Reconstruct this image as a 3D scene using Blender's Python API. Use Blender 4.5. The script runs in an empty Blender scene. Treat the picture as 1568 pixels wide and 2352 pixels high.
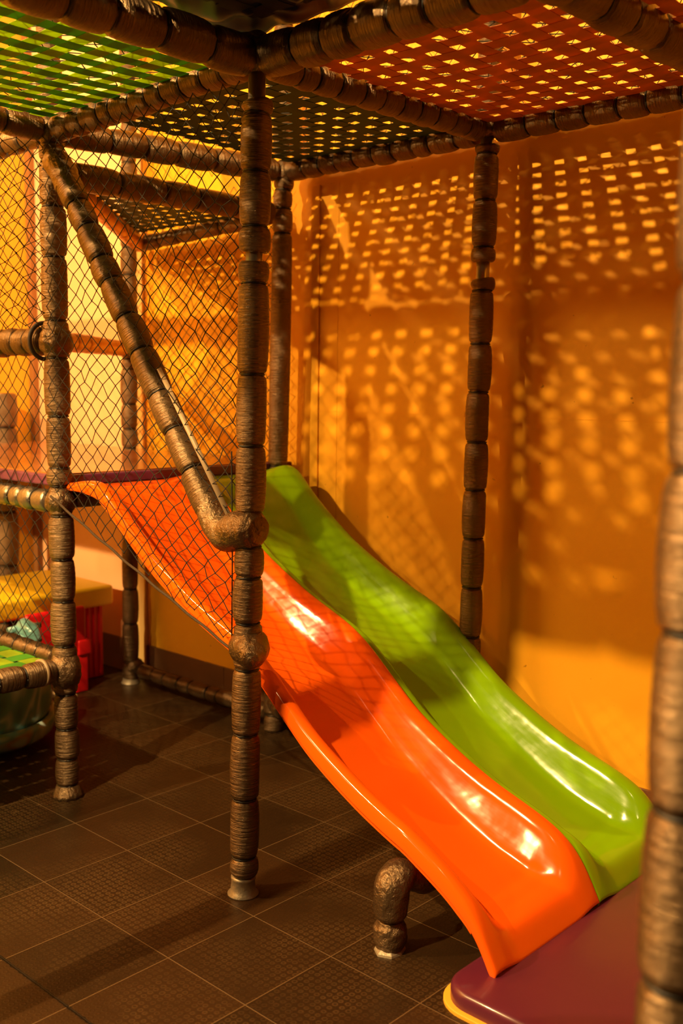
import bpy, bmesh, math, random
import numpy as np
from mathutils import Vector, Matrix
random.seed(4); RNG = np.random.default_rng(11)
S = bpy.context.scene
COL = S.collection

# ------------------------------------------------------------------ camera
# world axes: x runs along the back wall, y towards the back wall, floor at z = 0
PIT, ROL, YAW = 0.118906, 0.011714, -0.747961
cam_d = bpy.data.cameras.new('camera'); cam = bpy.data.objects.new('camera', cam_d); COL.objects.link(cam)
def _rows():
    c, s = math.cos(PIT), math.sin(PIT); cr, sr = math.cos(ROL), math.sin(ROL)
    rt = Vector((1, 0, 0)); up = Vector((0, s, c)); fw = Vector((0, c, -s))
    r2 = rt*cr + up*sr; u2 = up*cr - rt*sr
    d = Vector((math.cos(YAW), math.sin(YAW), 0)); e = Vector((-d.y, d.x, 0))
    f = lambda v: Vector((v.dot(d), v.dot(e), v.z))
    return f(r2), f(u2), f(fw)
r_, u_, f_ = _rows()
cam.matrix_world = Matrix(((r_.x, u_.x, -f_.x, 0), (r_.y, u_.y, -f_.y, 0), (r_.z, u_.z, -f_.z, 1.48), (0, 0, 0, 1)))
cam_d.sensor_fit = 'VERTICAL'; cam_d.sensor_height = 36.0; cam_d.lens = 2382.4/2352*36
cam_d.clip_start = 0.05
cam_d.dof.use_dof = True; cam_d.dof.focus_distance = 3.0; cam_d.dof.aperture_fstop = 2.6
S.camera = cam

# ------------------------------------------------------------------ light
w = bpy.data.worlds.new('room_ambient'); S.world = w; w.use_nodes = True
w.node_tree.nodes['Background'].inputs[0].default_value = (1.0, 0.34, 0.06, 1)
w.node_tree.nodes['Background'].inputs[1].default_value = 0.032
def lamp(name, loc, power, radius=0.05, col=(1.0, 0.66, 0.26), target=None, size=80, blend=.5):
    l = bpy.data.lights.new(name, 'SPOT' if target else 'POINT'); l.energy = power; l.color = col
    l.shadow_soft_size = radius
    o = bpy.data.objects.new(name, l); COL.objects.link(o); o.location = loc
    if target:
        l.spot_size = math.radians(size); l.spot_blend = blend
        o.rotation_euler = (Vector(target)-Vector(loc)).to_track_quat('-Z', 'Y').to_euler()
    return o
lamp('ceiling_or_fill_lamp', (-2.15, -0.95, 3.80), 1020, .030)
lamp('ceiling_or_fill_lamp', (-4.05, -0.75, 3.75), 520, .025)
lamp('ceiling_or_fill_lamp', (-0.55, 0.10, 3.95), 40, .03)
lamp('ceiling_or_fill_lamp', (-2.50, -3.00, 3.36), 290, .12)
lamp('table_fill_spot', (-4.75, -2.60, 3.20), 1500, .06, target=(-5.0, 2.5, .35), size=17, blend=.5)  # unseen spot added to brighten the table, cone narrowed to limit spill
lamp('ceiling_or_fill_lamp', (-4.75, 0.9, 3.6), 60, .08, col=(1.0, 0.68, 0.34))  # unseen fill light, added to brighten the left wall area
vs = S.view_settings; vs.view_transform = 'Standard'; vs.look = 'None'; vs.gamma = 1; vs.use_curve_mapping = False
vs.exposure = 0.12

# ------------------------------------------------------------------ materials
def newmat(name):
    m = bpy.data.materials.new(name); m.use_nodes = True
    nt = m.node_tree; b = nt.nodes['Principled BSDF']
    return m, nt, b
def N(nt, t, **k):
    n = nt.nodes.new(t)
    for a, v in k.items():
        if a == 'ins':
            for i, x in v.items(): n.inputs[i].default_value = x
        else: setattr(n, a, v)
    return n
def L(nt, a, ao, b, bi): nt.links.new(a.outputs[ao], b.inputs[bi])
def ramp(nt, stops):
    n = nt.nodes.new('ShaderNodeValToRGB'); cr = n.color_ramp
    while len(cr.elements) > 1: cr.elements.remove(cr.elements[0])
    cr.elements[0].position = stops[0][0]; cr.elements[0].color = (*stops[0][1], 1)
    for p, c in stops[1:]:
        e = cr.elements.new(p); e.color = (*c, 1)
    return n
def plain(name, col, rough=.5, spec=.5, metal=0, coat=0, bump=0, bscale=40, var=0, sub=0):
    m, nt, b = newmat(name)
    b.inputs['Base Color'].default_value = (*col, 1); b.inputs['Roughness'].default_value = rough
    b.inputs['Specular IOR Level'].default_value = spec; b.inputs['Metallic'].default_value = metal
    b.inputs['Coat Weight'].default_value = coat; b.inputs['Coat Roughness'].default_value = .08
    tc = N(nt, 'ShaderNodeTexCoord')
    if bump:
        n = N(nt, 'ShaderNodeTexNoise', ins={'Scale': bscale, 'Detail': 4}); L(nt, tc, 'Object', n, 'Vector')
        bp = N(nt, 'ShaderNodeBump', ins={'Strength': bump, 'Distance': .004}); L(nt, n, 0, bp, 'Height'); L(nt, bp, 0, b, 'Normal')
    if var:
        n = N(nt, 'ShaderNodeTexNoise', ins={'Scale': 6, 'Detail': 5}); L(nt, tc, 'Object', n, 'Vector')
        r = ramp(nt, [(.3, tuple(c*(1-var) for c in col)), (.7, tuple(min(1, c*(1+var)) for c in col))])
        L(nt, n, 0, r, 0); L(nt, r, 0, b, 'Base Color')
    return m
def foam_mat(name, c0, c1, rough=.33, sx=9, sz=150, strength=1.0):
    # wrapped plastic film: fine creases running round the tube (tube axis = local z)
    m, nt, b = newmat(name)
    tc = N(nt, 'ShaderNodeTexCoord'); mp = N(nt, 'ShaderNodeMapping', ins={'Scale': (sx, sx, sz)})
    L(nt, tc, 'Object', mp, 'Vector')
    n = N(nt, 'ShaderNodeTexNoise', ins={'Scale': 1.0, 'Detail': 5, 'Roughness': .62, 'Distortion': .35}); L(nt, mp, 0, n, 'Vector')
    n2 = N(nt, 'ShaderNodeTexNoise', ins={'Scale': 45, 'Detail': 4, 'Roughness': .6}); L(nt, tc, 'Object', n2, 'Vector')
    add = N(nt, 'ShaderNodeMath', operation='MULTIPLY_ADD'); add.inputs[1].default_value = .45
    L(nt, n2, 0, add, 0); L(nt, n, 0, add, 2)
    bp = N(nt, 'ShaderNodeBump', ins={'Strength': strength, 'Distance': .007}); L(nt, add, 0, bp, 'Height'); L(nt, bp, 0, b, 'Normal')
    n3 = N(nt, 'ShaderNodeTexNoise', ins={'Scale': 5, 'Detail': 3}); L(nt, tc, 'Object', n3, 'Vector')
    r = ramp(nt, [(.3, c0), (.72, c1)]); L(nt, n3, 0, r, 0); L(nt, r, 0, b, 'Base Color')
    b.inputs['Metallic'].default_value = .78
    b.inputs['Roughness'].default_value = rough; b.inputs['Specular IOR Level'].default_value = .6
    return m
M = {}
M['foam'] = foam_mat('brown_wrap', (.125, .072, .034), (.26, .168, .092))
M['foam_fg'] = M['foam']
M['crumple'] = foam_mat('brown_wrap_crumpled', (.125, .072, .034), (.26, .168, .092), sx=60, sz=60, strength=1.0)
M['grey'] = foam_mat('grey_tape', (.20, .165, .125), (.30, .25, .19), rough=.3, sx=20, sz=40, strength=.5)
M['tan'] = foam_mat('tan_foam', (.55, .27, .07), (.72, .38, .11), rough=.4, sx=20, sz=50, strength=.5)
M['tie'] = plain('black_tie', (.012, .008, .006), .45)
M['steel'] = plain('galvanised_steel', (.55, .50, .42), .32, metal=.9, bump=.15, bscale=60)
M['flange'] = plain('cast_grey_flange', (.36, .29, .21), .45, metal=.5, bump=.4, bscale=90)
M['cord'] = plain('black_net_cord', (.012, .007, .004), .8)
M['rope'] = plain('brown_border_rope', (.05, .028, .013), .85, bump=.6, bscale=300)
M['strip'] = plain('tan_strip', (.34, .23, .13), .5)
def wall_mat(name, c0, c1):
    m, nt, b = newmat(name)
    tc = N(nt, 'ShaderNodeTexCoord')
    n = N(nt, 'ShaderNodeTexNoise', ins={'Scale': 2.2, 'Detail': 6, 'Roughness': .55}); L(nt, tc, 'Object', n, 'Vector')
    r = ramp(nt, [(.3, c0), (.7, c1)]); L(nt, n, 0, r, 0)
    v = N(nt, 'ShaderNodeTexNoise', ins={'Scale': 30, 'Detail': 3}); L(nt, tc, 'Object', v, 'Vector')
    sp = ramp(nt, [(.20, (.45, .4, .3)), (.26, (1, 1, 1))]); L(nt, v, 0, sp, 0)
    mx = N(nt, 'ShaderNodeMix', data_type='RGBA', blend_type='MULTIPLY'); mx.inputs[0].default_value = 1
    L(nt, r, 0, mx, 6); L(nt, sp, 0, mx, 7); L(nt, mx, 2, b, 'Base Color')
    g = N(nt, 'ShaderNodeTexNoise', ins={'Scale': 260, 'Detail': 2}); L(nt, tc, 'Object', g, 'Vector')
    bp = N(nt, 'ShaderNodeBump', ins={'Strength': .12, 'Distance': .002}); L(nt, g, 0, bp, 'Height'); L(nt, bp, 0, b, 'Normal')
    b.inputs['Roughness'].default_value = .55; b.inputs['Specular IOR Level'].default_value = .25
    return m
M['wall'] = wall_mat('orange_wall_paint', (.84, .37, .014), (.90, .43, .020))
M['wall_pale'] = wall_mat('pale_yellow_wall', (.92, .50, .24), (.95, .54, .28))  # left stretch of the back wall, paler than the rest
M['wall_left'] = wall_mat('amber_wall_paint', (.86, .44, .03), (.90, .48, .04))
M['trim_brown'] = plain('brown_trim', (.30, .12, .03), .5)
M['base'] = plain('dark_brown_baseboard', (.16, .07, .028), .4, var=.15)
M['skin'] = plain('yellow_board_trim', (.90, .58, .20), .55)  # vertical board, yellow in its own colour
def floor_mat():
    m, nt, b = newmat('dark_brown_floor_tiles')
    tc = N(nt, 'ShaderNodeTexCoord')
    mp = N(nt, 'ShaderNodeMapping', ins={'Location': (3.251, -1.269+.2995*10, 0)}); L(nt, tc, 'Object', mp, 'Vector')
    br = N(nt, 'ShaderNodeTexBrick', offset=0.0, squash=1.0)
    br.inputs['Scale'].default_value = 1; br.inputs['Brick Width'].default_value = .2995; br.inputs['Row Height'].default_value = .2995
    br.inputs['Mortar Size'].default_value = .0016; br.inputs['Mortar Smooth'].default_value = .25
    br.inputs['Color1'].default_value = (.019, .0095, .0035, 1); br.inputs['Color2'].default_value = (.034, .015, .005, 1)
    br.inputs['Mortar'].default_value = (.13, .075, .035, 1)
    L(nt, mp, 0, br, 'Vector')
    vo = N(nt, 'ShaderNodeTexVoronoi', ins={'Scale': 50.0, 'Randomness': .18}); L(nt, tc, 'Object', vo, 'Vector')
    ring = ramp(nt, [(.0, (.0,)*3), (.16, (.15,)*3), (.30, (1,)*3), (.46, (.0,)*3)]); L(nt, vo, 0, ring, 0)
    no = N(nt, 'ShaderNodeTexNoise', ins={'Scale': 2.6, 'Detail': 5}); L(nt, tc, 'Object', no, 'Vector')
    nr = ramp(nt, [(.42, (0,)*3), (.62, (1,)*3)]); L(nt, no, 0, nr, 0)
    mm = N(nt, 'ShaderNodeMath', operation='MULTIPLY'); L(nt, ring, 0, mm, 0); L(nt, nr, 0, mm, 1)
    m2 = N(nt, 'ShaderNodeMath', operation='MULTIPLY'); m2.inputs[1].default_value = .55; L(nt, mm, 0, m2, 0)
    mx = N(nt, 'ShaderNodeMix', data_type='RGBA'); L(nt, m2, 0, mx, 0); L(nt, br, 0, mx, 6); mx.inputs[7].default_value = (.12, .065, .025, 1)
    # one open joint
    sx = N(nt, 'ShaderNodeSeparateXYZ'); L(nt, tc, 'Object', sx, 0)
    s1 = N(nt, 'ShaderNodeMath', operation='SUBTRACT'); s1.inputs[1].default_value = 1.269; L(nt, sx, 1, s1, 0)
    nj = N(nt, 'ShaderNodeTexNoise', ins={'Scale': 60}); L(nt, tc, 'Object', nj, 'Vector')
    ab = N(nt, 'ShaderNodeMath', operation='ABSOLUTE'); L(nt, s1, 0, ab, 0)
    j2 = N(nt, 'ShaderNodeMath', operation='MULTIPLY'); j2.inputs[1].default_value = .009; L(nt, nj, 0, j2, 0)
    lt = N(nt, 'ShaderNodeMath', operation='LESS_THAN'); L(nt, ab, 0, lt, 0); L(nt, j2, 0, lt, 1)
    mx2 = N(nt, 'ShaderNodeMix', data_type='RGBA'); L(nt, lt, 0, mx2, 0); L(nt, mx, 2, mx2, 6); mx2.inputs[7].default_value = (.006, .004, .003, 1)
    L(nt, mx2, 2, b, 'Base Color')
    rr = N(nt, 'ShaderNodeMapRange', ins={3: .30, 4: .48}); L(nt, no, 0, rr, 0); L(nt, rr, 0, b, 'Roughness')
    h = N(nt, 'ShaderNodeMath', operation='MULTIPLY_ADD'); L(nt, br, 1, h, 0); h.inputs[1].default_value = -1.6
    h2 = N(nt, 'ShaderNodeMath', operation='MULTIPLY'); h2.inputs[1].default_value = .25; L(nt, ring, 0, h2, 0); L(nt, h2, 0, h, 2)
    bp = N(nt, 'ShaderNodeBump', ins={'Strength': .5, 'Distance': .002}); L(nt, h, 0, bp, 'Height'); L(nt, bp, 0, b, 'Normal')
    b.inputs['Specular IOR Level'].default_value = .32
    return m
M['floor'] = floor_mat()
def plastic(name, col, rough=.075):
    m, nt, b = newmat(name)
    tc = N(nt, 'ShaderNodeTexCoord')
    n = N(nt, 'ShaderNodeTexNoise', ins={'Scale': 3.0, 'Detail': 4}); L(nt, tc, 'Object', n, 'Vector')
    bp = N(nt, 'ShaderNodeBump', ins={'Strength': .18, 'Distance': .02}); L(nt, n, 0, bp, 'Height'); L(nt, bp, 0, b, 'Normal')
    mp = N(nt, 'ShaderNodeMapping', ins={'Scale': (4, 60, 4)}); L(nt, tc, 'Object', mp, 0)
    n2 = N(nt, 'ShaderNodeTexNoise', ins={'Scale': 1.0, 'Detail': 3}); L(nt, mp, 0, n2, 0)
    rr = N(nt, 'ShaderNodeMapRange', ins={1: .35, 2: .75, 3: rough, 4: rough+.10}); L(nt, n2, 0, rr, 0); L(nt, rr, 0, b, 'Roughness')
    b.inputs['Base Color'].default_value = (*col, 1)
    b.inputs['Specular IOR Level'].default_value = .32
    b.inputs['Subsurface Weight'].default_value = 0
    return m
M['orange'] = plastic('orange_fibreglass', (.90, .115, .004))
M['green'] = plastic('green_fibreglass', (.24, .45, .002))
def strap_mat(name, col, trans=.45):
    m, nt, b = newmat(name)
    b.inputs['Base Color'].default_value = (*col, 1); b.inputs['Roughness'].default_value = .6
    tc = N(nt, 'ShaderNodeTexCoord')
    n = N(nt, 'ShaderNodeTexNoise', ins={'Scale': 9, 'Detail': 4}); L(nt, tc, 'Object', n, 'Vector')
    r = ramp(nt, [(.3, tuple(c*.75 for c in col)), (.7, tuple(min(1, c*1.2) for c in col))]); L(nt, n, 0, r, 0); L(nt, r, 0, b, 'Base Color')
    t = N(nt, 'ShaderNodeBsdfTranslucent'); L(nt, r, 0, t, 0)
    mx = N(nt, 'ShaderNodeMixShader'); mx.inputs[0].default_value = trans
    L(nt, b, 0, mx, 1); L(nt, t, 0, mx, 2)
    L(nt, mx, 0, nt.nodes['Material Output'], 0)
    return m
M['s_green'] = strap_mat('lime_webbing', (.50, .68, .035), .6)
M['s_green2'] = strap_mat('green_webbing', (.10, .40, .03), .4)
M['s_teal'] = strap_mat('dark_green_webbing', (.008, .060, .036), .06)
M['s_orange'] = strap_mat('rust_webbing', (.62, .17, .02), .25)
M['s_navy'] = strap_mat('navy_webbing', (.01, .012, .06), .03)
M['s_lowred'] = strap_mat('red_webbing', (.45, .03, .01), .2)
M['purple'] = plain('purple_vinyl', (.10, .013, .034), .30, coat=.25, bump=.1, bscale=8)
M['purple2'] = plain('purple_deck_edge', (.14, .025, .085), .35, coat=.2)
M['yellow_foam'] = plain('yellow_mat_edge', (.80, .38, .03), .6)
M['deck'] = plain('glossy_orange_brown_deck', (.40, .13, .03), .22, coat=.4, var=.12)
M['toy_red'] = plain('red_moulded_plastic', (.62, .008, .012), .4)
M['toy_yellow'] = plain('yellow_moulded_plastic', (.90, .55, .015), .4, bump=.06)
M['black'] = plain('black_cloth', (.01, .01, .01), .7)
def marble_mat():
    m, nt, b = newmat('turquoise_swirled_plastic')
    tc = N(nt, 'ShaderNodeTexCoord')
    w1 = N(nt, 'ShaderNodeTexNoise', ins={'Scale': 2.6, 'Detail': 1.5, 'Distortion': 2.2, 'Roughness': .45}); L(nt, tc, 'Object', w1, 0)
    r = ramp(nt, [(.30, (.10, .26, .26)), (.42, (.22, .48, .50)), (.50, (.62, .80, .78)), (.56, (.20, .46, .48)), (.66, (.42, .34, .16)), (.74, (.5, .7, .64))])
    L(nt, w1, 0, r, 0); L(nt, r, 0, b, 'Base Color'); b.inputs['Roughness'].default_value = .22
    b.inputs['Coat Weight'].default_value = .4
    return m
M['marble'] = marble_mat()

# ------------------------------------------------------------------ helpers
def mesh_obj(name, verts, faces, mat, parent=None, smooth=True, loc=None):
    me = bpy.data.meshes.new(name); me.from_pydata([tuple(map(float, v)) for v in verts], [], faces); me.update()
    if smooth: me.polygons.foreach_set('use_smooth', [True]*len(me.polygons))
    if mat: me.materials.append(mat)
    o = bpy.data.objects.new(name, me); COL.objects.link(o)
    if parent: o.parent = parent
    if loc: o.location = loc
    return o
def thing(name, label, cat, loc=(0, 0, 0), group=None, rot=None):
    o = bpy.data.objects.new(name, None); COL.objects.link(o); o.location = loc; o.empty_display_size = .05
    if rot is not None: o.rotation_mode = 'QUATERNION'; o.rotation_quaternion = rot
    o['label'] = label; o['category'] = cat
    if group: o['group'] = group
    return o
def tag(o, label, cat, group=None):
    o['label'] = label; o['category'] = cat
    if group: o['group'] = group
    return o
def struct(o): o['kind'] = 'structure'; return o
def box_bm(bm, lo, hi, bevel=0, seg=2):
    c = [(a+b)/2 for a, b in zip(lo, hi)]; s = [abs(b-a) for a, b in zip(lo, hi)]
    t = bmesh.new(); bmesh.ops.create_cube(t, size=1)
    bmesh.ops.scale(t, vec=s, verts=t.verts)
    if bevel: bmesh.ops.bevel(t, geom=t.edges[:], offset=bevel, segments=seg, profile=.5, affect='EDGES')
    bmesh.ops.translate(t, vec=c, verts=t.verts)
    me = bpy.data.meshes.new('tmp'); t.to_mesh(me); t.free(); bm.from_mesh(me); bpy.data.meshes.remove(me)
def bm_obj(name, bm, mat, parent=None, smooth=False):
    me = bpy.data.meshes.new(name); bm.to_mesh(me); bm.free()
    if smooth: me.polygons.foreach_set('use_smooth', [True]*len(me.polygons))
    me.materials.append(mat)
    o = bpy.data.objects.new(name, me); COL.objects.link(o)
    if parent: o.parent = parent
    return o
def boxes(name, bl, mat, parent=None, bevel=.004, seg=2, smooth=False):
    bm = bmesh.new()
    for lo, hi in bl: box_bm(bm, lo, hi, bevel, seg)
    return bm_obj(name, bm, mat, parent, smooth)
def sweep(path, radii, n=24, ripple=None, flat=None):
    """closed tube along a path; returns verts, faces"""
    P = [Vector(p) for p in path]; k = len(P)
    T = [((P[min(i+1, k-1)]-P[max(i-1, 0)])).normalized() for i in range(k)]
    ref = Vector((0, 0, 1)) if abs(T[0].z) < .9 else Vector((1, 0, 0))
    a = T[0].cross(ref).normalized(); V = []
    for i in range(k):
        a = (a - T[i]*a.dot(T[i])).normalized(); b = T[i].cross(a)
        for j in range(n):
            th = 2*math.pi*j/n; r = radii[i]*(ripple(i, th) if ripple else 1)
            V.append(P[i] + (a*math.cos(th) + b*math.sin(th))*r)
    F = [(i*n+j, i*n+(j+1) % n, (i+1)*n+(j+1) % n, (i+1)*n+j) for i in range(k-1) for j in range(n)]
    V.append(P[0]); V.append(P[-1]); c0 = k*n; c1 = c0+1
    F += [(c0, (j+1) % n, j) for j in range(n)] + [(c1, (k-1)*n+j, (k-1)*n+(j+1) % n) for j in range(n)]
    return V, F
def sleeve(parent, s0, s1, joints, R, mat, flare=(0, 0), name='foam_sleeve', n=36, pinch=.20):
    """foam sleeve along local z from s0 to s1, gathered at each joint"""
    js = sorted([j for j in joints if s0+.006 < j < s1-.006])
    ds = .0045; k = max(8, int((s1-s0)/ds))
    zs = np.linspace(s0, s1, k)
    segs = [s0]+js+[s1]
    off = {i: (random.uniform(-.05, .05)*R, random.uniform(-.05, .05)*R, random.uniform(.96, 1.03)) for i in range(len(segs)-1)}
    ph = [[random.uniform(0, 6.28) for _ in range(5)] for _ in segs]
    path = []; rad = []; info = []
    for z in zs:
        i = max(0, min(len(segs)-2, int(np.searchsorted(segs, z, side='right'))-1))
        a, b = segs[i], segs[i+1]; t = (z-a)/max(b-a, 1e-6)
        ox, oy, rs = off[i]
        dj = min([abs(z-j) for j in js] or [9])
        r = R*rs*(.955+.06*math.sin(math.pi*t))*(1-pinch*math.exp(-(dj/.006)**2)-.06*math.exp(-(dj/.016)**2))
        de = min(z-s0, s1-z)
        if de < .010: r *= 1-.16*(1-de/.010)**2
        wgt = math.sin(math.pi*t)
        path.append((ox*wgt, oy*wgt, z)); rad.append(r); info.append((i, dj))
    def rip(ii, th):
        i, dj = info[ii]; p = ph[i]
        g = math.exp(-(dj/.022)**2)
        v = 1+.010*math.sin(2*th+p[0])+.007*math.sin(3*th+p[1]+zs[ii]*20)
        v += g*(.020*math.sin(9*th+p[2])+.014*math.sin(14*th+p[3]))
        v += .006*math.sin(zs[ii]*330+3*math.sin(th*2+p[4]))
        return v
    V, F = sweep(path, rad, n, rip)
    mesh_obj(name, V, F, mat, parent)
    for j in js:
        path = [(math.cos(t)*R*.80, math.sin(t)*R*.80, j+random.uniform(-1, 1)*.0012) for t in np.linspace(0, 2*math.pi, 25)]
        V, F = sweep(path, [.0026]*25, 6); mesh_obj('cable_tie', V, F, M['tie'], parent)
def foam_tube(name, label, cat, a, b, joints=None, R=.042, mat='foam', gaps=(), pipe=None, group=None, seg=.11, ends=(0, 0), pipe_ext=(0, 0)):
    a, b = Vector(a), Vector(b); Ln = (b-a).length
    q = (b-a).to_track_quat('Z', 'Y')
    t = thing(name, label, cat, a, group, q)
    if joints is None:
        n = max(1, round(Ln/seg)); joints = [Ln*i/n+random.uniform(-.14, .14)*seg for i in range(1, n)]
    cuts = [ends[0]]
    for g0, g1 in gaps: cuts += [g0, g1]
    cuts.append(Ln-ends[1])
    for i in range(0, len(cuts), 2): sleeve(t, cuts[i], cuts[i+1], joints, R, M[mat])
    if gaps or pipe:
        V, F = sweep([(0, 0, -pipe_ext[0]), (0, 0, Ln+pipe_ext[1])], [R*.55]*2, 24); mesh_obj('steel_pipe', V, F, M['steel'], t)
    return t
def wrap(name, parent, path, radii, mat='crumple', n=32):
    """crumpled bulge of wrapped foam following a short path in the parent's frame"""
    # densify
    P = [Vector(p) for p in path]; k = 30; pts = []; rr = []
    for i in range(k+1):
        t = i/k*(len(P)-1); j = min(int(t), len(P)-2); f = t-j; f2 = f*f*(3-2*f)
        pts.append(P[j].lerp(P[j+1], f)); rr.append(radii[j]*(1-f2)+radii[j+1]*f2)
    # smooth path
    for _ in range(3): pts = [pts[0]]+[(pts[i-1]+pts[i]*2+pts[i+1])/4 for i in range(1, k)]+[pts[-1]]
    ph = [random.uniform(0, 6) for _ in range(4)]
    def rip(i, th): return 1+.02*math.sin(3*th+ph[0]+i*.3)+.014*math.sin(7*th+ph[1]-i*.5)+.012*math.sin(12*th+ph[2]+i*.9)
    V, F = sweep(pts, rr, n, rip)
    return mesh_obj(name, V, F, M[mat], parent)
def ball_wrap(name, parent, c, r, mat='crumple', sq=(1, 1, 1)):
    bm = bmesh.new(); bmesh.ops.create_icosphere(bm, subdivisions=4, radius=1)
    p = [random.uniform(0, 6) for _ in range(6)]
    for v in bm.verts:
        x, y, z = v.co
        k = 1+.05*math.sin(5*x+p[0])*math.sin(4*z+p[1])+.03*math.sin(9*y+p[2]+4*x)+.02*math.sin(15*z+p[3]+6*y)
        v.co = Vector((x*sq[0], y*sq[1], z*sq[2]))*r*k+Vector(c)
    return bm_obj(name, bm, M[mat], parent, True)
def local(t, p):   # world point into a thing's frame
    m = Matrix.LocRotScale(t.location, t.rotation_quaternion if t.rotation_mode == 'QUATERNION' else None, None)
    return m.inverted() @ Vector(p)

# ------------------------------------------------------------------ setting
YW = 3.12; XL = -5.25
struct(boxes('floor', [((-7, -3, -.05), (3, YW+.1, 0))], M['floor'], bevel=0))
struct(boxes('wall_back', [((-4.275, YW, 0), (3, YW+.12, 5.0))], M['wall'], bevel=0))
struct(boxes('wall_back_left', [((XL-.12, YW, 0), (-4.275, YW+.12, 5.0))], M['wall_pale'], bevel=0))
struct(boxes('wall_left', [((XL-.12, -3, 0), (XL, YW, 5.0))], M['wall_left'], bevel=0))
struct(boxes('trim_1', [((XL, YW-.035, 0), (XL+.045, YW, 5.0))], M['trim_brown'], bevel=.003))
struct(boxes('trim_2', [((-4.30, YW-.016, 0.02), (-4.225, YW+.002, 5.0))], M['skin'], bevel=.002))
bb = [((x, YW-.012, 0), (min(x+.598, 0.4), YW, .172)) for x in np.arange(-4.225, .4, .6)]
struct(boxes('baseboard_back', bb, M['base'], bevel=.0015))
struct(boxes('baseboard_back_left', [((XL+.045, YW-.012, 0), (-4.30, YW, .172))], M['base'], bevel=.0015))
struct(boxes('baseboard_left', [((XL, -3, 0), (XL+.012, YW-.035, .172))], M['base'], bevel=.0015))
# thin cover board in the corner behind the far post and panel seams on the wall
struct(boxes('trim_3', [((-3.075, YW-.008, .172), (-3.03, YW, 2.3))], M['wall'], bevel=.002))
seams = [((-3.03, YW-.0012, 1.384), (2, YW+.001, 1.3865)), ((-2.93, YW-.0012, .172), (-2.927, YW+.001, 2.3))]
struct(boxes('trim_4', seams, M['wall'], bevel=0))
struct(boxes('trim_5', [((-4.75, 2.62, 0), (-4.19, 2.68, .012))], plain('pale_threshold', (.28, .18, .09), .5), bevel=.002))

# ------------------------------------------------------------------ posts
G_P = 'upright foam-wrapped posts of the play frame'
def jj(z0, zs): return [z-z0 for z in zs]
def flange(t, r=.028, mat='flange', plate=.046):
    V, F = [], []
    prof = [(0, 0), (plate, 0), (plate, .004), (r*1.35, .010), (r*1.22, .045), (r*1.30, .048), (r*1.30, .056), (r, .058), (0, .058)]
    n = 32
    for rr, z in prof:
        for j in range(n): V.append((rr*math.cos(2*math.pi*j/n), rr*math.sin(2*math.pi*j/n), z))
    F = [(i*n+j, i*n+(j+1) % n, (i+1)*n+(j+1) % n, (i+1)*n+j) for i in range(len(prof)-1) for j in range(n)]
    o = mesh_obj('floor_flange', V, F, M[mat], t)
    V, F = sweep([(r*1.1, -.012, .030), (r*1.1+.020, -.02, .030)], [.008, .007], 6); mesh_obj('set_screw', V, F, M['steel'], o)
    return o
# P1 the nearest full post
p1 = foam_tube('foam_post', 'brown wrapped post in the middle, bare steel pipe at its foot and top', 'post',
               (-2.173, 1.936, 0), (-2.148, 1.962, 2.27), joints=[.062, .117, .292, .486, .679, .813, .945, 1.033, 1.126, 1.317, 1.515, 1.762, 1.913, 2.059, 2.21],
               R=.0425, gaps=[(1.822, 1.845)], ends=(.062, .026), group=G_P, pipe_ext=(0, .06))
flange(p1)
V, F = sweep([(0, 0, 2.29), (0, 0, 2.335)], [.020, .004], 20); mesh_obj('pipe_tip', V, F, M['steel'], p1)
ow = wrap('joint_wrap', p1, [(-.100, -.01, .728), (-.090, -.01, .730), (-.055, -.012, .738), (-.01, -.008, .742), (.02, 0, .742), (.043, 0, .742), (.052, 0, .742)], [.006, .026, .046, .058, .056, .038, .008])
# L
pL = foam_tube('foam_post', 'brown wrapped post at the left corner of the purple-edged deck, standing on the tiles', 'post',
               (-3.174, 1.983, 0), (-3.182, 1.972, 2.33), joints=[.045, .143, .255, .382, .559, .72, .87, 1.023, 1.129, 1.192, 1.372, 1.57, 1.699, 1.911, 2.078, 2.225], R=.043, group=G_P, pipe=True, ends=(0, .045))
V, F = sweep([(0, 0, 0), (0, 0, .012), (0, 0, .045)], [.055, .052, .040], 30, lambda i, th: 1+.05*math.sin(11*th)); mesh_obj('foam_cuff', V, F, M['crumple'], pL)
ball_wrap('joint_wrap', pL, (.005, 0, 1.63), .058, sq=(1, 1, 1.05))
ball_wrap('joint_wrap', pL, (0, 0, 1.075), .053, sq=(1, 1, 1.0))
ball_wrap('joint_wrap', pL, (.01, 0, .47), .058, sq=(1, 1, 1.25))
# Q
foam_tube('foam_post', 'slim dark post against the wall right of the green slide, steel showing high up', 'post',
          (-2.152, 3.0, 0), (-2.128, 3.0, 2.33), joints=[.10, .21, .36, .519, .598, .778, .955, 1.128, 1.297, 1.472, 1.638, 1.82, 1.966, 2.123, 2.276], R=.0415,
          gaps=[(1.861, 1.916)], ends=(0, .02), group=G_P)
# BM
foam_tube('foam_post', 'dark post in one long sleeve at the head of the green slide', 'post',
          (-3.175, 3.0, 0), (-3.125, 3.0, 2.33), joints=[.075, .384, .631, .837, 1.0, 1.154, 2.103, 2.20, 2.273], R=.041, group=G_P)
# BL
bl = foam_tube('foam_post', 'thin wrapped post in the far corner behind the deck, with a floor flange', 'post',
          (-4.212, 3.0, 0), (-4.165, 3.0, 3.4), joints=[.108, .306, .482, .724, .962, 1.18, 1.273, 1.391, 1.559, 1.607, 1.824, 2.003, 2.13, 2.354, 2.52, 2.7, 2.9, 3.1], R=.039, group=G_P, ends=(.02, 0))
flange(bl, .03)
ball_wrap('joint_wrap', bl, (.012, -.01, .085), .048)
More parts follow.
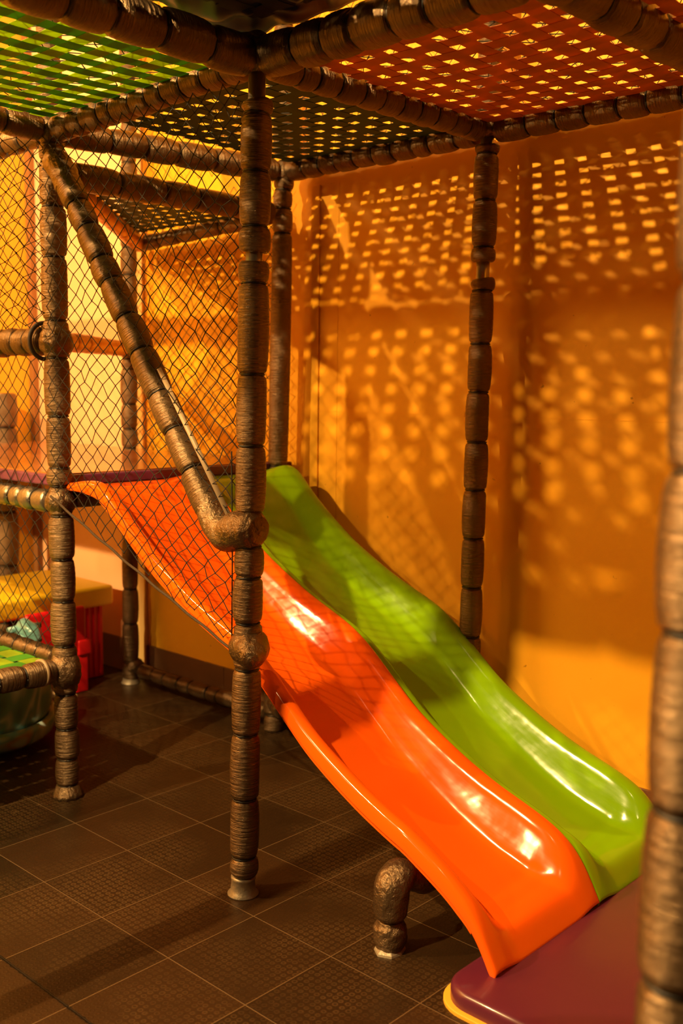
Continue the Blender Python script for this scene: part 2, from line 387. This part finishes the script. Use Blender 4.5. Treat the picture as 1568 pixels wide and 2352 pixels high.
# foreground, out of focus
foam_tube('foam_post', 'large out-of-focus wrapped post filling the right edge of the view', 'post',
          (-.468, 1.056, 0), (-.452, 1.07, 2.4), joints=[.15, .376, .594, .825, 1.024, 1.223, 1.396, 1.597, 1.788, 1.922, 2.037, 2.2], R=.046, group=G_P)
# far left
foam_tube('foam_post', 'short wrapped post by the left wall behind the yellow table, seen through netting', 'post',
          (-5.06, 2.81, 0), (-5.11, 2.85, 1.43), joints=[.2, .4, .51, .8, 1.06, 1.25], R=.064, group=G_P)
# the neighbouring post of the near bay, standing just left of the view
foam_tube('foam_post', 'wrapped post of the near bay carrying the lime webbing, beside the camera', 'post',
          (-2.16, .97, 0), (-2.15, .97, 2.33), seg=.17, R=.043, group=G_P)
# upper level
for (x, y, lab) in ((-3.182, 1.972, 'upper-level post above the left deck post, glimpsed through the green webbing'),
                    (-2.128, 3.0, 'upper-level post against the wall, glimpsed through the rust webbing'),
                    (-3.125, 3.0, 'upper-level post at the wall above the teal webbing')):
    foam_tube('foam_post', lab, 'post', (x, y, 2.41), (x, y, 3.9), R=.042, seg=.16, group=G_P)

# ------------------------------------------------------------------ beams
G_B = 'horizontal foam-wrapped beams under the upper level'
ZB = 2.35
P1t = (-2.148, 1.965, ZB); Lt = (-3.18, 1.972, 2.325); Qt = (-2.13, 3.0, ZB); Mt = (-3.13, 3.0, 2.345); XR = -1.25
def beam(a, b, lab, R=.044, trim=(.045, .045), seg=.10, **k):
    a, b = Vector(a), Vector(b); d = (b-a).normalized()
    return foam_tube('padded_bar', lab, 'bar', a+d*trim[0], b-d*trim[1], R=R, seg=seg, group=k.pop('group', G_B), **k)
beam(P1t, Lt, 'upper beam between the middle and left posts, edging the lime webbing', seg=.085)
beam(P1t, Qt, 'dark upper beam from the middle post to the wall post, between teal and rust webbing', seg=.09)
beam(Mt, Qt, 'upper beam along the wall behind the teal webbing', seg=.095)
beam(Lt, Mt, 'upper beam from the left post to the long-sleeved wall post, edging the teal webbing', R=.046, seg=.16)
beam(Lt, (-3.17, .94, 2.34), 'upper beam running from the left post towards the camera out of view', seg=.13, trim=(.045, 0))
beam(Lt, (-4.2, 1.97, 2.33), 'upper beam running left from the left post behind netting', seg=.12, trim=(.045, 0))
beam(P1t, (-2.15, .80, ZB), 'thick near beam from the middle post up to the left, beside the green webbing', R=.054, seg=.14, trim=(.04, 0))
beam(P1t, (XR-.02, 1.96, ZB), 'thick near beam from the middle post up to the right, edging the rust webbing', R=.054, seg=.115, trim=(.04, .04))
beam(Qt, (-.75, 3.0, ZB), 'upper beam along the wall right of the slim post, behind the rust webbing', seg=.115, trim=(.045, 0))
beam((XR, 1.90, ZB), (XR, 3.0, ZB), 'dark beam crossing the top right corner over the rust webbing', R=.054, seg=.13, trim=(0, .045))
beam((-2.15, .97, ZB), (XR, .97, ZB), 'upper bar closing the near side of the navy webbing', seg=.16, R=.05, trim=(.04, 0))
beam((-2.15, .97, ZB), (-3.17, .97, ZB), 'upper bar closing the near side of the lime webbing', seg=.16, R=.05, trim=(.04, 0))
hub = thing('joint_pad', 'crumpled padding wrapped over the beam joint above the middle post', 'padding', P1t)
ball_wrap('wrap', hub, (0, 0, .015), .066, sq=(1.05, 1.05, .85))
hub = thing('joint_pad', 'crumpled padding wrapped over the beam joint above the left post', 'padding', Lt)
ball_wrap('wrap', hub, (0, 0, 0), .056, sq=(1, 1, .9))
hub = thing('joint_pad', 'crumpled padding over the beam joint on top of the slim wall post', 'padding', Qt)
ball_wrap('wrap', hub, (0, 0, .012), .050, sq=(1, 1, .8))
hub = thing('joint_pad', 'crumpled padding over the beam joint at the top of the long-sleeved wall post', 'padding', Mt)
ball_wrap('wrap', hub, (0, 0, 0), .052, sq=(1, 1, .9))
# the small triangular tier behind the net
T0 = (-3.17, 1.99, 2.19); T1 = (-3.15, 3.0, 2.18); T2 = (-4.10, 3.0, 2.14)
beam(T0, T1, 'lower dark beam of the small triangular tier, between left post and wall', R=.047, seg=.17, trim=(.06, .05))
beam(T0, T2, 'tan beam of the small triangular tier, running back to the corner post', R=.038, mat='tan', seg=.12, trim=(.06, 0))  # tan sleeve, paler than the neighbouring beams
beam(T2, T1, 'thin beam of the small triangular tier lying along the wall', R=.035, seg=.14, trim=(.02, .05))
# deck-level and lower rails
G_R = 'foam-wrapped rails below the deck'
beam((-3.176, 1.976, 1.085), (-3.17, 3.0, 1.085), 'dark rail under the deck edge where the slides begin', R=.038, seg=.14, group=G_R)
beam((-3.176, 1.976, 1.072), (-4.25, 1.97, 1.072), 'grey taped rail running left below the deck', R=.042, mat='grey', seg=.085, group=G_R, trim=(.06, 0))
beam((-3.176, 1.976, 1.63), (-4.25, 1.97, 1.63), 'fat wrapped rail running left from the left post at mid height', R=.050, seg=.085, group=G_R, trim=(.075, 0))
st = thing('strap_loop', 'dark curved webbing loop hanging beside the left post at mid height', 'strap', (-3.245, 1.97, 1.63))
V, F = sweep([(0, math.cos(t)*.058, math.sin(t)*.062) for t in np.linspace(0, 2*math.pi, 33)], [.008]*33, 8); mesh_obj('loop', V, F, plain('dark_webbing', (.05, .03, .018), .7), st)
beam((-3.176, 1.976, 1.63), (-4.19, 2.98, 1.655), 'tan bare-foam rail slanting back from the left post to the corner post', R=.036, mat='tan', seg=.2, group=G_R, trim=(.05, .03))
beam((-3.17, 1.976, .478), (-3.17, .90, .47), 'near rail of the low green webbing seat, running from the left post', R=.044, seg=.10, group=G_R, trim=(.05, 0))
beam((-3.176, 1.976, .505), (-4.25, 1.97, .505), 'back rail of the low green webbing seat, shiny tape wrapped', R=.036, seg=.085, group=G_R, trim=(.05, 0))
cuff = thing('foam_cuff', 'pale cut foam collar on the near rail of the low webbing seat', 'padding', (-3.17, 1.885, .478))
V, F = sweep([(0, -.006, 0), (0, .006, 0)], [.049, .049], 28); mesh_obj('collar', V, F, M['strip'], cuff)
beam((-4.17, 3.0, .078), (-3.175, 3.0, .078), 'rail lying near the floor in front of the dark baseboard', R=.036, seg=.105, group=G_R, trim=(.05, .04))
beam((-3.17, 2.99, .14), (-3.02, 2.9, .14), 'stub of rail at the foot of the long-sleeved post under the slides', R=.034, seg=.08, group=G_R, trim=(.03, 0))
# diagonal brace
A = Vector((-3.10, 1.955, 2.20)); B = Vector((-2.325, 1.945, 1.12))
q = (B-A).to_track_quat('Z', 'Y'); br = thing('diagonal_brace', 'wrapped diagonal brace sloping from the left post down to the middle post', 'brace', A, 'foam-wrapped braces', q)
Lb = (B-A).length
sleeve(br, .05, Lb, [.17, .27, .40, .49, .63, .76, .92, 1.05, 1.19], .044, M['foam'])
wrap('joint_wrap', br, [local(br, p) for p in ((-3.16, 1.965, 2.215), (-3.125, 1.955, 2.215), (-3.08, 1.953, 2.175), (-3.05, 1.95, 2.12))], [.030, .046, .046, .040])
wrap('joint_wrap', br, [local(br, p) for p in ((-2.345, 1.945, 1.155), (-2.305, 1.943, 1.085), (-2.245, 1.938, 1.055), (-2.19, 1.937, 1.078), (-2.14, 1.94, 1.085), (-2.112, 1.94, 1.085), (-2.102, 1.94, 1.085))], [.040, .044, .050, .057, .055, .040, .012], n=36)
ba, bb_ = local(br, (-2.55, 1.935, 1.53)), local(br, (-2.215, 1.93, 1.10))
V, F = sweep([ba, bb_], [.010, .011], 4); mesh_obj('edge_strip', V, F, M['strip'], br)
# elbow foot under the slide end
el = thing('elbow_foot', 'short bent wrapped foot on the tiles beneath the end of the orange slide', 'frame foot', (-1.665, 2.004, 0))
wrap('foam_wrap', el, [(0, 0, .010), (0, 0, .03), (0, 0, .06), (0, 0, .084)], [.038, .045, .045, .034])
wrap('foam_wrap', el, [(0, 0, .084), (0, 0, .10), (0, 0, .15), (0, .004, .178), (0, .035, .195), (0, .058, .188), (0, .064, .187)], [.030, .045, .047, .049, .047, .040, .020])
wrap('foam_wrap', el, [(0, .066, .178), (0, .10, .165), (0, .135, .145), (0, .17, .13)], [.028, .037, .036, .028])
V, F = sweep([(0, 0, 0), (0, 0, .005), (0, 0, .015)], [.046, .044, .030], 8, lambda i, th: 1+.12*math.sin(2*th+1)); mesh_obj('base_plate', V, F, M['flange'], el, smooth=False)
V, F = sweep([(0, .17, .13), (.02, .5, .12)], [.012, .012], 16); mesh_obj('steel_pipe', V, F, M['steel'], el)

# ------------------------------------------------------------------ slides
prof = [(-3.16, 1.130), (-3.10, 1.136), (-3.02, 1.125), (-2.95, 1.075), (-2.82, .975), (-2.70, .890), (-2.58, .825), (-2.48, .775), (-2.38, .735), (-2.28, .695), (-2.20, .645), (-2.11, .567), (-2.0, .475),
        (-1.90, .415), (-1.80, .362), (-1.68, .310), (-1.58, .278), (-1.50, .250), (-1.44, .218), (-1.40, .176), (-1.37, .125), (-1.345, .075), (-1.335, .058)]
PX = np.array([p[0] for p in prof]); PZ = np.array([p[1] for p in prof])
def smooth_prof(n=110):
    # arc-length catmull resample
    s = np.r_[0, np.cumsum(np.hypot(np.diff(PX), np.diff(PZ)))]; t = np.linspace(0, s[-1], n)
    x = np.interp(t, s, PX); z = np.interp(t, s, PZ)
    for _ in range(6):
        x[1:-1] = (x[:-2]+2*x[1:-1]+x[2:])/4; z[1:-1] = (z[:-2]+2*z[1:-1]+z[2:])/4
    return x, z
def bed_depth(x):
    # rim height above the sliding bed along the run
    return float(np.interp(x, [-3.16, -3.08, -3.0, -2.85, -2.6, -1.9, -1.6, -1.50, -1.44, -1.40, -1.385, -1.37, -1.35, -1.335], [.006, .020, .055, .10, .118, .120, .132, .128, .098, .058, .038, .026, .018, .012]))
def make_slide(label, y0, y1, mat, hump=(0, 0), mirror=False):
    t = thing('slide', label, 'slide', (-1.34, (y0+y1)/2, 0))
    X, Z = smooth_prof(); W = y1-y0
    cs = [(0, -1.0, 0), (0.000, -.25, 0), (.002, -.08, 0), (.007, -.02, 0), (.016, 0, 0), (.028, -.002, 0), (.038, -.04, 1), (.048, -.14, 1), (.064, -.37, 1), (.080, -.60, 1), (.095, -.80, 1), (.106, -.92, 1), (.117, -.98, 1), (.130, -1, 1)]
    left = [(w_, k) for w_, k, _ in cs]; cols = left+[(W/2, -1.02)]+[(W-w_, k) for w_, k in reversed(left)]
    V = []; nc = len(cols)
    for i, (x, z) in enumerate(zip(X, Z)):
        d = bed_depth(x)
        for c, (yy, k) in enumerate(cols):
            outer = c in (0, nc-1)
            side = 0 if c < nc/2 else 1
            hz = hump[side]*math.exp(-((x+3.04)/.085)**2)
            topk = max(0, 1+k) if not outer else 1
            if outer: zz = z-.045*min(1, (x+3.2)/.2+.2)
            else: zz = z+k*d
            zz += hz*topk
            if not mirror and side == 0: zz += .034*topk*min(1, max(0, (-1.46-x)/.18))*min(1, max(.15, (x+3.16)/.2))
            if mirror and side == 0: zz -= .022*topk*min(1, max(0, (-1.40-x)/.08))
            if x > -1.42 and not outer: zz = max(zz, .043)
            if outer: zz = max(zz, .036)
            yq = yy
            # flare of the outer lip at the very top
            if x < -3.0 and c <= 5 and hump[0] == 0: yq -= .035*((-3.0-x)/.16)**1.3*(1-c*.12)
            V.append((x+1.34, y0+yq-(y0+y1)/2, zz))
    F = [(i*nc+c, i*nc+c+1, (i+1)*nc+c+1, (i+1)*nc+c) for i in range(len(X)-1) for c in range(nc-1)]
    o = mesh_obj('chute', V, F, mat, t)
    so = o.modifiers.new('s', 'SOLIDIFY'); so.thickness = .006; so.offset = -1
    sb = o.modifiers.new('b', 'SUBSURF'); sb.levels = 1; sb.render_levels = 1
    # return flange below the outer edge
    for side, yy in ((0, y0+.006), (1, y1-.006)):
        if side == 1 and not mirror: continue
        V = []
        for x, z in zip(X[8:-8], Z[8:-8]):
            zz = z-.045+(0 if mirror else .034*min(1, max(0, (-1.46-x)/.18)))
            V += [(x+1.34, yy-(y0+y1)/2, zz), (x+1.34, yy-(y0+y1)/2, zz-.018), (x+1.34, yy+.006-(y0+y1)/2, zz-.018), (x+1.34, yy+.006-(y0+y1)/2, zz)]
        n = len(V)//4
        F = [(4*i+j, 4*i+(j+1) % 4, 4*(i+1)+(j+1) % 4, 4*(i+1)+j) for i in range(n-1) for j in range(4)]
        mesh_obj('edge_flange', V, F, mat, t, smooth=False)
    return t
make_slide('glossy orange wave slide, the nearer of the two lanes', 2.015, 2.515, M['orange'], hump=(0, .012))
make_slide('glossy green wave slide beside the wall, running down next to the orange lane', 2.518, 2.985, M['green'], hump=(.0, .030), mirror=True)

# ------------------------------------------------------------------ deck
dk = thing('deck', 'glossy orange-brown play deck with a padded purple edge at the top of the slides', 'platform', (-3.7, 2.5, 1.12))
def deck_part(name, lo, hi, mat, bev): 
    return boxes(name, [(tuple(a-b for a, b in zip(lo, (-3.7, 2.5, 1.12))), tuple(a-b for a, b in zip(hi, (-3.7, 2.5, 1.12))))], mat, dk, bevel=bev, seg=3, smooth=False)
deck_part('edge_pad', (-5.2, 1.96, 1.127), (-3.165, 3.1, 1.166), M['purple2'], .007)
deck_part('top_board', (-5.19, 1.985, 1.160), (-3.19, 3.095, 1.170), M['deck'], .003)

# ------------------------------------------------------------------ nets
def net_mesh(name, parent, origin, U, Wd, H, poly, w=.065, h=.055, r=.0014, mat=None, jit=.004, sag=.0, knots=True, seed=0):
    """diamond net in the plane origin + s*U + z*Z (U unit); poly(s, z) -> inside"""
    rg = np.random.default_rng(seed); U = Vector(U); Zv = Vector((0, 0, 1)); Nn = U.cross(Zv)
    if H[2] is not None: Zv = Vector(H[2]); Nn = U.cross(Zv)
    pts = {}; V = []; F = []
    def P(i, j):
        if (i, j) not in pts:
            s = i*w/2; z = H[0]+j*h/2
            s2 = s+rg.normal(0, jit)+.006*math.sin(z*7+i*.2); z2 = z+rg.normal(0, jit)+.006*math.sin(s*9+j*.15)
            pts[(i, j)] = (Vector(origin)+U*s2+Zv*z2+Nn*(rg.normal(0, .002)+sag*math.sin(math.pi*min(max(s/Wd, 0), 1))), (s, z))
        return pts[(i, j)]
    def tube(a, b, rr):
        d = (b-a).normalized(); u = d.orthogonal().normalized(); v = d.cross(u); k = len(V)
        for q in (a, b):
            for t in range(4): V.append(q+(u*math.cos(t*math.pi/2)+v*math.sin(t*math.pi/2))*rr)
        F.extend((k+t, k+(t+1) % 4, k+4+(t+1) % 4, k+4+t) for t in range(4))
    ni = int(Wd/(w/2))+1; nj = int((H[1]-H[0])/(h/2))+1
    used = set()
    for i in range(ni):
        for j in range(nj):
            if (i+j) % 2: continue
            a, sa = P(i, j)
            for di in (-1, 1):
                if not 0 <= i+di < ni or j+1 >= nj: continue
                b, sb_ = P(i+di, j+1)
                if poly(*sa) and poly(*sb_): tube(a, b, r); used.add((i, j)); used.add((i+di, j+1))
    if knots:
        for k_ in used:
            p = pts[k_][0]; k = len(V); q = r*2.1
            V += [p+Vector(d)*q for d in ((1, 0, 0), (-1, 0, 0), (0, 1, 0), (0, -1, 0), (0, 0, 1.3), (0, 0, -1.3))]
            F += [(k+a, k+b, k+c) for a, b, c in ((0, 2, 4), (2, 1, 4), (1, 3, 4), (3, 0, 4), (2, 0, 5), (1, 2, 5), (3, 1, 5), (0, 3, 5))]
    return mesh_obj(name, V, F, mat or M['cord'], parent, smooth=False)
def lowline(s): return 1.098-.388*s-.006*math.sin(math.pi*s)      # lower edge from left post down to the middle post
G_N = 'black diamond safety nets'
nt_ = thing('safety_net', 'black diamond net over the orange slide, between left and middle posts', 'net', (-3.155, 1.925, 1.0), G_N)
net_mesh('mesh_cords', nt_, (0, 0, -1.0), (1, 0, 0), .98, (.70, 2.32, None), lambda s, z: z > lowline(s)+.005, seed=1)
path = [(s, 0, lowline(s)-1.0+.002*math.sin(s*40)) for s in np.linspace(0, .96, 40)]
V, F = sweep(path, [.0042]*40, 8); mesh_obj('border_rope', V, F, M['rope'], nt_)
V, F = sweep([(.945, .0, -.26), (.948, 0, .0), (.945, 0, .3)], [.002]*3, 6); mesh_obj('lacing_cord', V, F, M['cord'], nt_)
nb = thing('safety_net', 'black diamond net along the wall between the corner post and the long-sleeved post', 'net', (-4.17, 3.02, 1.6), G_N)
net_mesh('mesh_cords', nb, (0, 0, -1.6), (1, 0, 0), 1.0, (1.17, 2.34, None), lambda s, z: True, seed=2)
nl = thing('safety_net', 'black diamond net filling the bay left of the left post, above the low webbing seat', 'net', (-4.25, 1.955, 1.2), G_N)
net_mesh('mesh_cords', nl, (0, 0, -1.2), (1, 0, 0), 1.05, (.52, 2.32, None), lambda s, z: True, w=.070, h=.062, seed=3)
nn = thing('safety_net', 'black diamond net running from the left post towards the camera above mid height', 'net', (-3.17, .95, 1.9), G_N)
net_mesh('mesh_cords', nn, (0, 0, -1.9), (0, 1, 0), 1.0, (1.66, 2.32, None), lambda s, z: True, w=.07, h=.055, seed=4)
nu = thing('safety_net', 'upper-level black net against the wall, glimpsed through the webbing floors', 'net', (-4.15, 3.03, 3.1), G_N)
net_mesh('mesh_cords', nu, (0, 0, -3.1), (1, 0, 0), 3.2, (2.4, 3.9, None), lambda s, z: True, w=.09, h=.10, seed=5, knots=False)

# ------------------------------------------------------------------ woven webbing floors
def woven(label, x0, x1, y0, y1, z, m1, m2, pitch=.078, wd=.052, group='woven webbing floors of the play frame', net=True, sag=.012, inside=None, seed=0):
    cx, cy = (x0+x1)/2, (y0+y1)/2
    t = thing('woven_mat', label, 'webbing mat', (cx, cy, z), group)
    rg = np.random.default_rng(seed)
    nx = int(round((x1-x0)/pitch)); ny = int(round((y1-y0)/pitch)); px = (x1-x0)/nx; py = (y1-y0)/ny
    def Z(x, y): return -sag*math.sin(math.pi*(x-x0)/(x1-x0))*math.sin(math.pi*(y-y0)/(y1-y0))
    ins = inside or (lambda x, y: True)
    for nm, n, m, mt in (('lengthwise_straps', ny, nx, m1), ('crosswise_straps', nx, ny, m2)):
        V = []; F = []
        along = nm[0] == 'l'
        p_a = py if along else px; p_c = px if along else py
        for i in range(n):
            c = (y0 if along else x0)+(i+.5)*p_a; hw = wd/2*rg.uniform(.97, 1.03); c += rg.normal(0, .001)
            L0, L1 = (x0, x1) if along else (y0, y1); steps = m*4; prev = None
            for k in range(steps+1):
                s = L0+(L1-L0)*k/steps
                if not (ins(s, c) if along else ins(c, s)): prev = None; continue
                ph = (s-L0)/p_c-.5
                sgn = 1 if (i % 2 == 0) else -1
                if not along: sgn = -sgn
                wv = sgn*.0011*math.cos(math.pi*ph)
                sh = .0012*math.sin(s*9+i)
                ring = []
                for dc, dz in ((-hw, .0004), (hw, .0004), (hw, -.0004), (-hw, -.0004)):
                    xx, yy = (s, c+dc+sh) if along else (c+dc+sh, s)
                    V.append((xx-cx, yy-cy, Z(xx, yy)+wv+dz)); ring.append(len(V)-1)
                if prev: F += [(prev[j], prev[(j+1) % 4], ring[(j+1) % 4], ring[j]) for j in range(4)]
                prev = ring
        mesh_obj(nm, V, F, mt, t, smooth=False)
    if net:
        net_mesh('backing_net', t, (x0-cx, y0-cy, .022), (1, 0, 0), x1-x0, (0, y1-y0, (0, 1, 0)), lambda s, q: ins(x0+s, y0+q), w=.105, h=.105, r=.0016, jit=.008, seed=seed+20)
    return t
woven('lime and green woven webbing floor at the top left, glowing with light from above', -3.13, -2.20, .86, 1.93, 2.352, M['s_green'], M['s_green2'], pitch=.081, wd=.050, seed=1)
woven('dark green woven webbing floor over the slides, between the middle post and the wall', -3.05, -2.18, 2.01, 2.965, 2.365, M['s_teal'], M['s_teal'], pitch=.080, wd=.050, seed=2)
woven('rust-orange woven webbing floor at the top right', -2.10, -1.29, 2.01, 2.965, 2.365, M['s_orange'], M['s_orange'], pitch=.083, wd=.050, seed=3)
woven('rust-orange webbing beyond the crossing beam in the top right corner', -1.20, -.72, 2.01, 2.965, 2.365, M['s_orange'], M['s_orange'], pitch=.083, wd=.050, seed=4)
woven('dark navy webbing floor above the nearest beams at the top centre', -2.10, -1.29, .98, 1.92, 2.43, M['s_navy'], M['s_navy'], pitch=.080, wd=.050, seed=5)
woven('dark teal triangular webbing of the small tier behind the net', -4.12, -3.19, 2.0, 2.97, 2.185, M['s_teal'], M['s_teal'], pitch=.072, wd=.047, seed=6, net=False, sag=.0,
      inside=lambda x, y: (y-2.0)/.97 > (-3.19-x)/.93)
woven('low green woven webbing seat at the lower left, beside the left post', -4.2, -3.21, .94, 1.94, .50, M['s_green'], M['s_green2'], pitch=.085, wd=.066, seed=7, net=False)

# ------------------------------------------------------------------ navy cover above the nearest beams
def crumpled(parent, nm, x0, x1, y0, y1, z, amp, mat, nx=60, ny=40, seed=3):
    r = random.Random(seed); ph = [r.uniform(0, 6) for _ in range(8)]; V = []
    for i in range(nx+1):
        for j in range(ny+1):
            x = x0+(x1-x0)*i/nx; y = y0+(y1-y0)*j/ny
            h = math.sin(x*31+ph[0]+3*math.sin(y*17+ph[1]))*.5+math.sin(y*43+ph[2]+2*math.sin(x*23+ph[3]))*.35+abs(math.sin(x*19+y*27+ph[4]))*.6
            V.append((x+.01*math.sin(y*30+ph[5]), y+.01*math.sin(x*26+ph[6]), z+amp*h))
    F = [(i*(ny+1)+j, (i+1)*(ny+1)+j, (i+1)*(ny+1)+j+1, i*(ny+1)+j+1) for i in range(nx) for j in range(ny)]
    o = mesh_obj(nm, V, F, mat, parent); m = o.modifiers.new('s', 'SOLIDIFY'); m.thickness = .003
    return o
nc = thing('navy_cover', 'crumpled dark navy vinyl cover lying over the beams at the top centre', 'cover', (-2.0, 1.5, 2.43))
nvm = plain('navy_vinyl', (.008, .014, .11), .4)
crumpled(nc, 'cloth', -.22, .22, .02, .50, .0, .012, nvm)
crumpled(nc, 'unseen_shade_strip', -1.0, .68, -.55, -.36, -.012, .010, nvm, seed=5)  # strip out of view, added to block lamp light and darken a wall band

# ------------------------------------------------------------------ landing mat
lm = thing('landing_mat', 'purple vinyl landing mat with rounded corners on a yellow base under the slide ends', 'mat', (-.9, 2.45, 0))
def rounded_slab(name, x0, x1, y0, y1, z0, z1, rc, re, mat):
    n = 10; prof = [(re*(1-math.cos(t)), math.sin(t)*re) for t in np.linspace(0, math.pi/2, 6)]
    rings = [(0, z0)]+[(ins_, z1-re+dz) for ins_, dz in prof]+[(.06, z1)]
    V = []; F = []
    for ins_, z in rings:
        r = max(rc-ins_, .004)
        for cx, cy, a0 in ((x1-rc, y1-rc, 0), (x0+rc, y1-rc, 90), (x0+rc, y0+rc, 180), (x1-rc, y0+rc, 270)):
            for k in range(n): a = math.radians(a0+90*k/(n-1)); V.append((cx+r*math.cos(a), cy+r*math.sin(a), z))
    m = 4*n
    F = [(i*m+j, i*m+(j+1) % m, (i+1)*m+(j+1) % m, (i+1)*m+j) for i in range(len(rings)-1) for j in range(m)]
    F.append(tuple((len(rings)-1)*m+j for j in range(m)))
    return mesh_obj(name, V, F, mat, lm)
rounded_slab('vinyl_cover', -1.43+.9, .5, 1.90-2.45, 3.05-2.45, .008, .052, .085, .018, M['purple'])
rounded_slab('foam_base', -1.445+.9, .51, 1.885-2.45, 3.06-2.45, 0, .010, .095, .003, M['yellow_foam'])

# ------------------------------------------------------------------ play table, chair, toy
tb = thing('play_table', 'yellow-topped toddler table with fluted red legs against the back wall', 'table', (-4.66, 2.49, 0))
boxes('table_top', [((-.34, -.85, .372), (.285, .535, .475))], M['toy_yellow'], tb, bevel=.022, seg=4, smooth=True)
for (x, y) in ((.20, .42), (.20, -.75), (-.26, .42), (-.26, -.75)):
    bl_ = [((x-.05, y-.07, 0), (x+.045, y+.07, .385))]+[((x+.04, y-.055+k*.032, .01), (x+.052, y-.041+k*.032, .38)) for k in range(4)]
    boxes('leg', bl_, M['toy_red'], tb, bevel=.006, seg=2)
ch = thing('toddler_chair', 'small red moulded chair pushed up to the yellow table, its back to the room', 'chair', (-4.27, 2.61, 0))
bm = bmesh.new(); box_bm(bm, (.0, -.165, .20), (.035, .155, .425), .016, 3)
bm_obj('backrest', bm, M['toy_red'], ch, True)
boxes('seat', [((-.20, -.15, .195), (.02, .15, .225))], M['toy_red'], ch, bevel=.01, seg=3, smooth=True)
for y in (-.165, .095):
    boxes('leg', [((-.005, y, 0), (.03, y+.07, .215)), ((-.005, y-.006 if y < 0 else y+.01, .185), (.042, y+.07 if y < 0 else y+.082, .26))], M['toy_red'], ch, bevel=.008, seg=3, smooth=True)
    boxes('leg', [((-.20, y, 0), (-.165, y+.07, .20))], M['toy_red'], ch, bevel=.008, seg=3, smooth=True)
# toy
ty = thing('rocking_toy', 'turquoise marbled ride-on rocker under the low webbing seat', 'ride-on toy', (-3.92, 2.06, 0))
bm = bmesh.new(); bmesh.ops.create_icosphere(bm, subdivisions=5, radius=1)
for v in bm.verts:
    x, y, z = v.co
    f = lambda a, p: math.copysign(abs(a)**p, a)
    x, y, z = f(x, .75), f(y, .75), f(z, .62)
    k = 1-.10*max(z, 0)+.03*math.sin(5*x+3*z)
    v.co = (x*.22*k, y*.26*k, .235+z*.205)
bm_obj('body', bm, M['marble'], ty, True)
n = 40; V = []; F = []
rp = [(.8, .02), (1.0, .012), (1.10, .035), (1.13, .075), (1.09, .10), (1.0, .095), (.95, .07)]
for k_, z in rp:
    for j in range(n):
        a = 2*math.pi*j/n; lift = .035*math.sin(a)**4
        V.append((.22*k_*math.cos(a), .27*k_*math.sin(a), z+lift))
F = [(i*n+j, i*n+(j+1) % n, ((i+1) % len(rp))*n+(j+1) % n, ((i+1) % len(rp))*n+j) for i in range(len(rp)) for j in range(n)]
mesh_obj('rocker_base', V, F, M['marble'], ty)
V, F = sweep([(.02, .13, .33), (.03, .16, .39), (.05, .175, .42), (.06, .18, .45)], [.07, .055, .045, .03], 24); mesh_obj('neck', V, F, M['marble'], ty)
wrapm = [(-.01, .17, .44), (.03, .175, .46), (.08, .18, .45), (.13, .18, .42)]
V, F = sweep(wrapm, [.022, .042, .036, .018], 24); hd = mesh_obj('head', V, F, M['marble'], ty)
V, F = sweep([(.03, .10, .46), (.03, .175, .47), (.03, .25, .46)], [.013, .011, .013], 12); mesh_obj('handle', V, F, M['marble'], ty)
bg = thing('black_bag', 'small black bag lying beneath the yellow table', 'bag', (-4.40, 2.28, 0))
V, F = sweep([(0, 0, 0), (0, 0, .05), (.01, 0, .2), (.01, .01, .33), (.0, .01, .37)], [.05, .06, .055, .04, .015], 20, lambda i, th: 1+.08*math.sin(3*th+i)); mesh_obj('pouch', V, F, M['black'], bg)
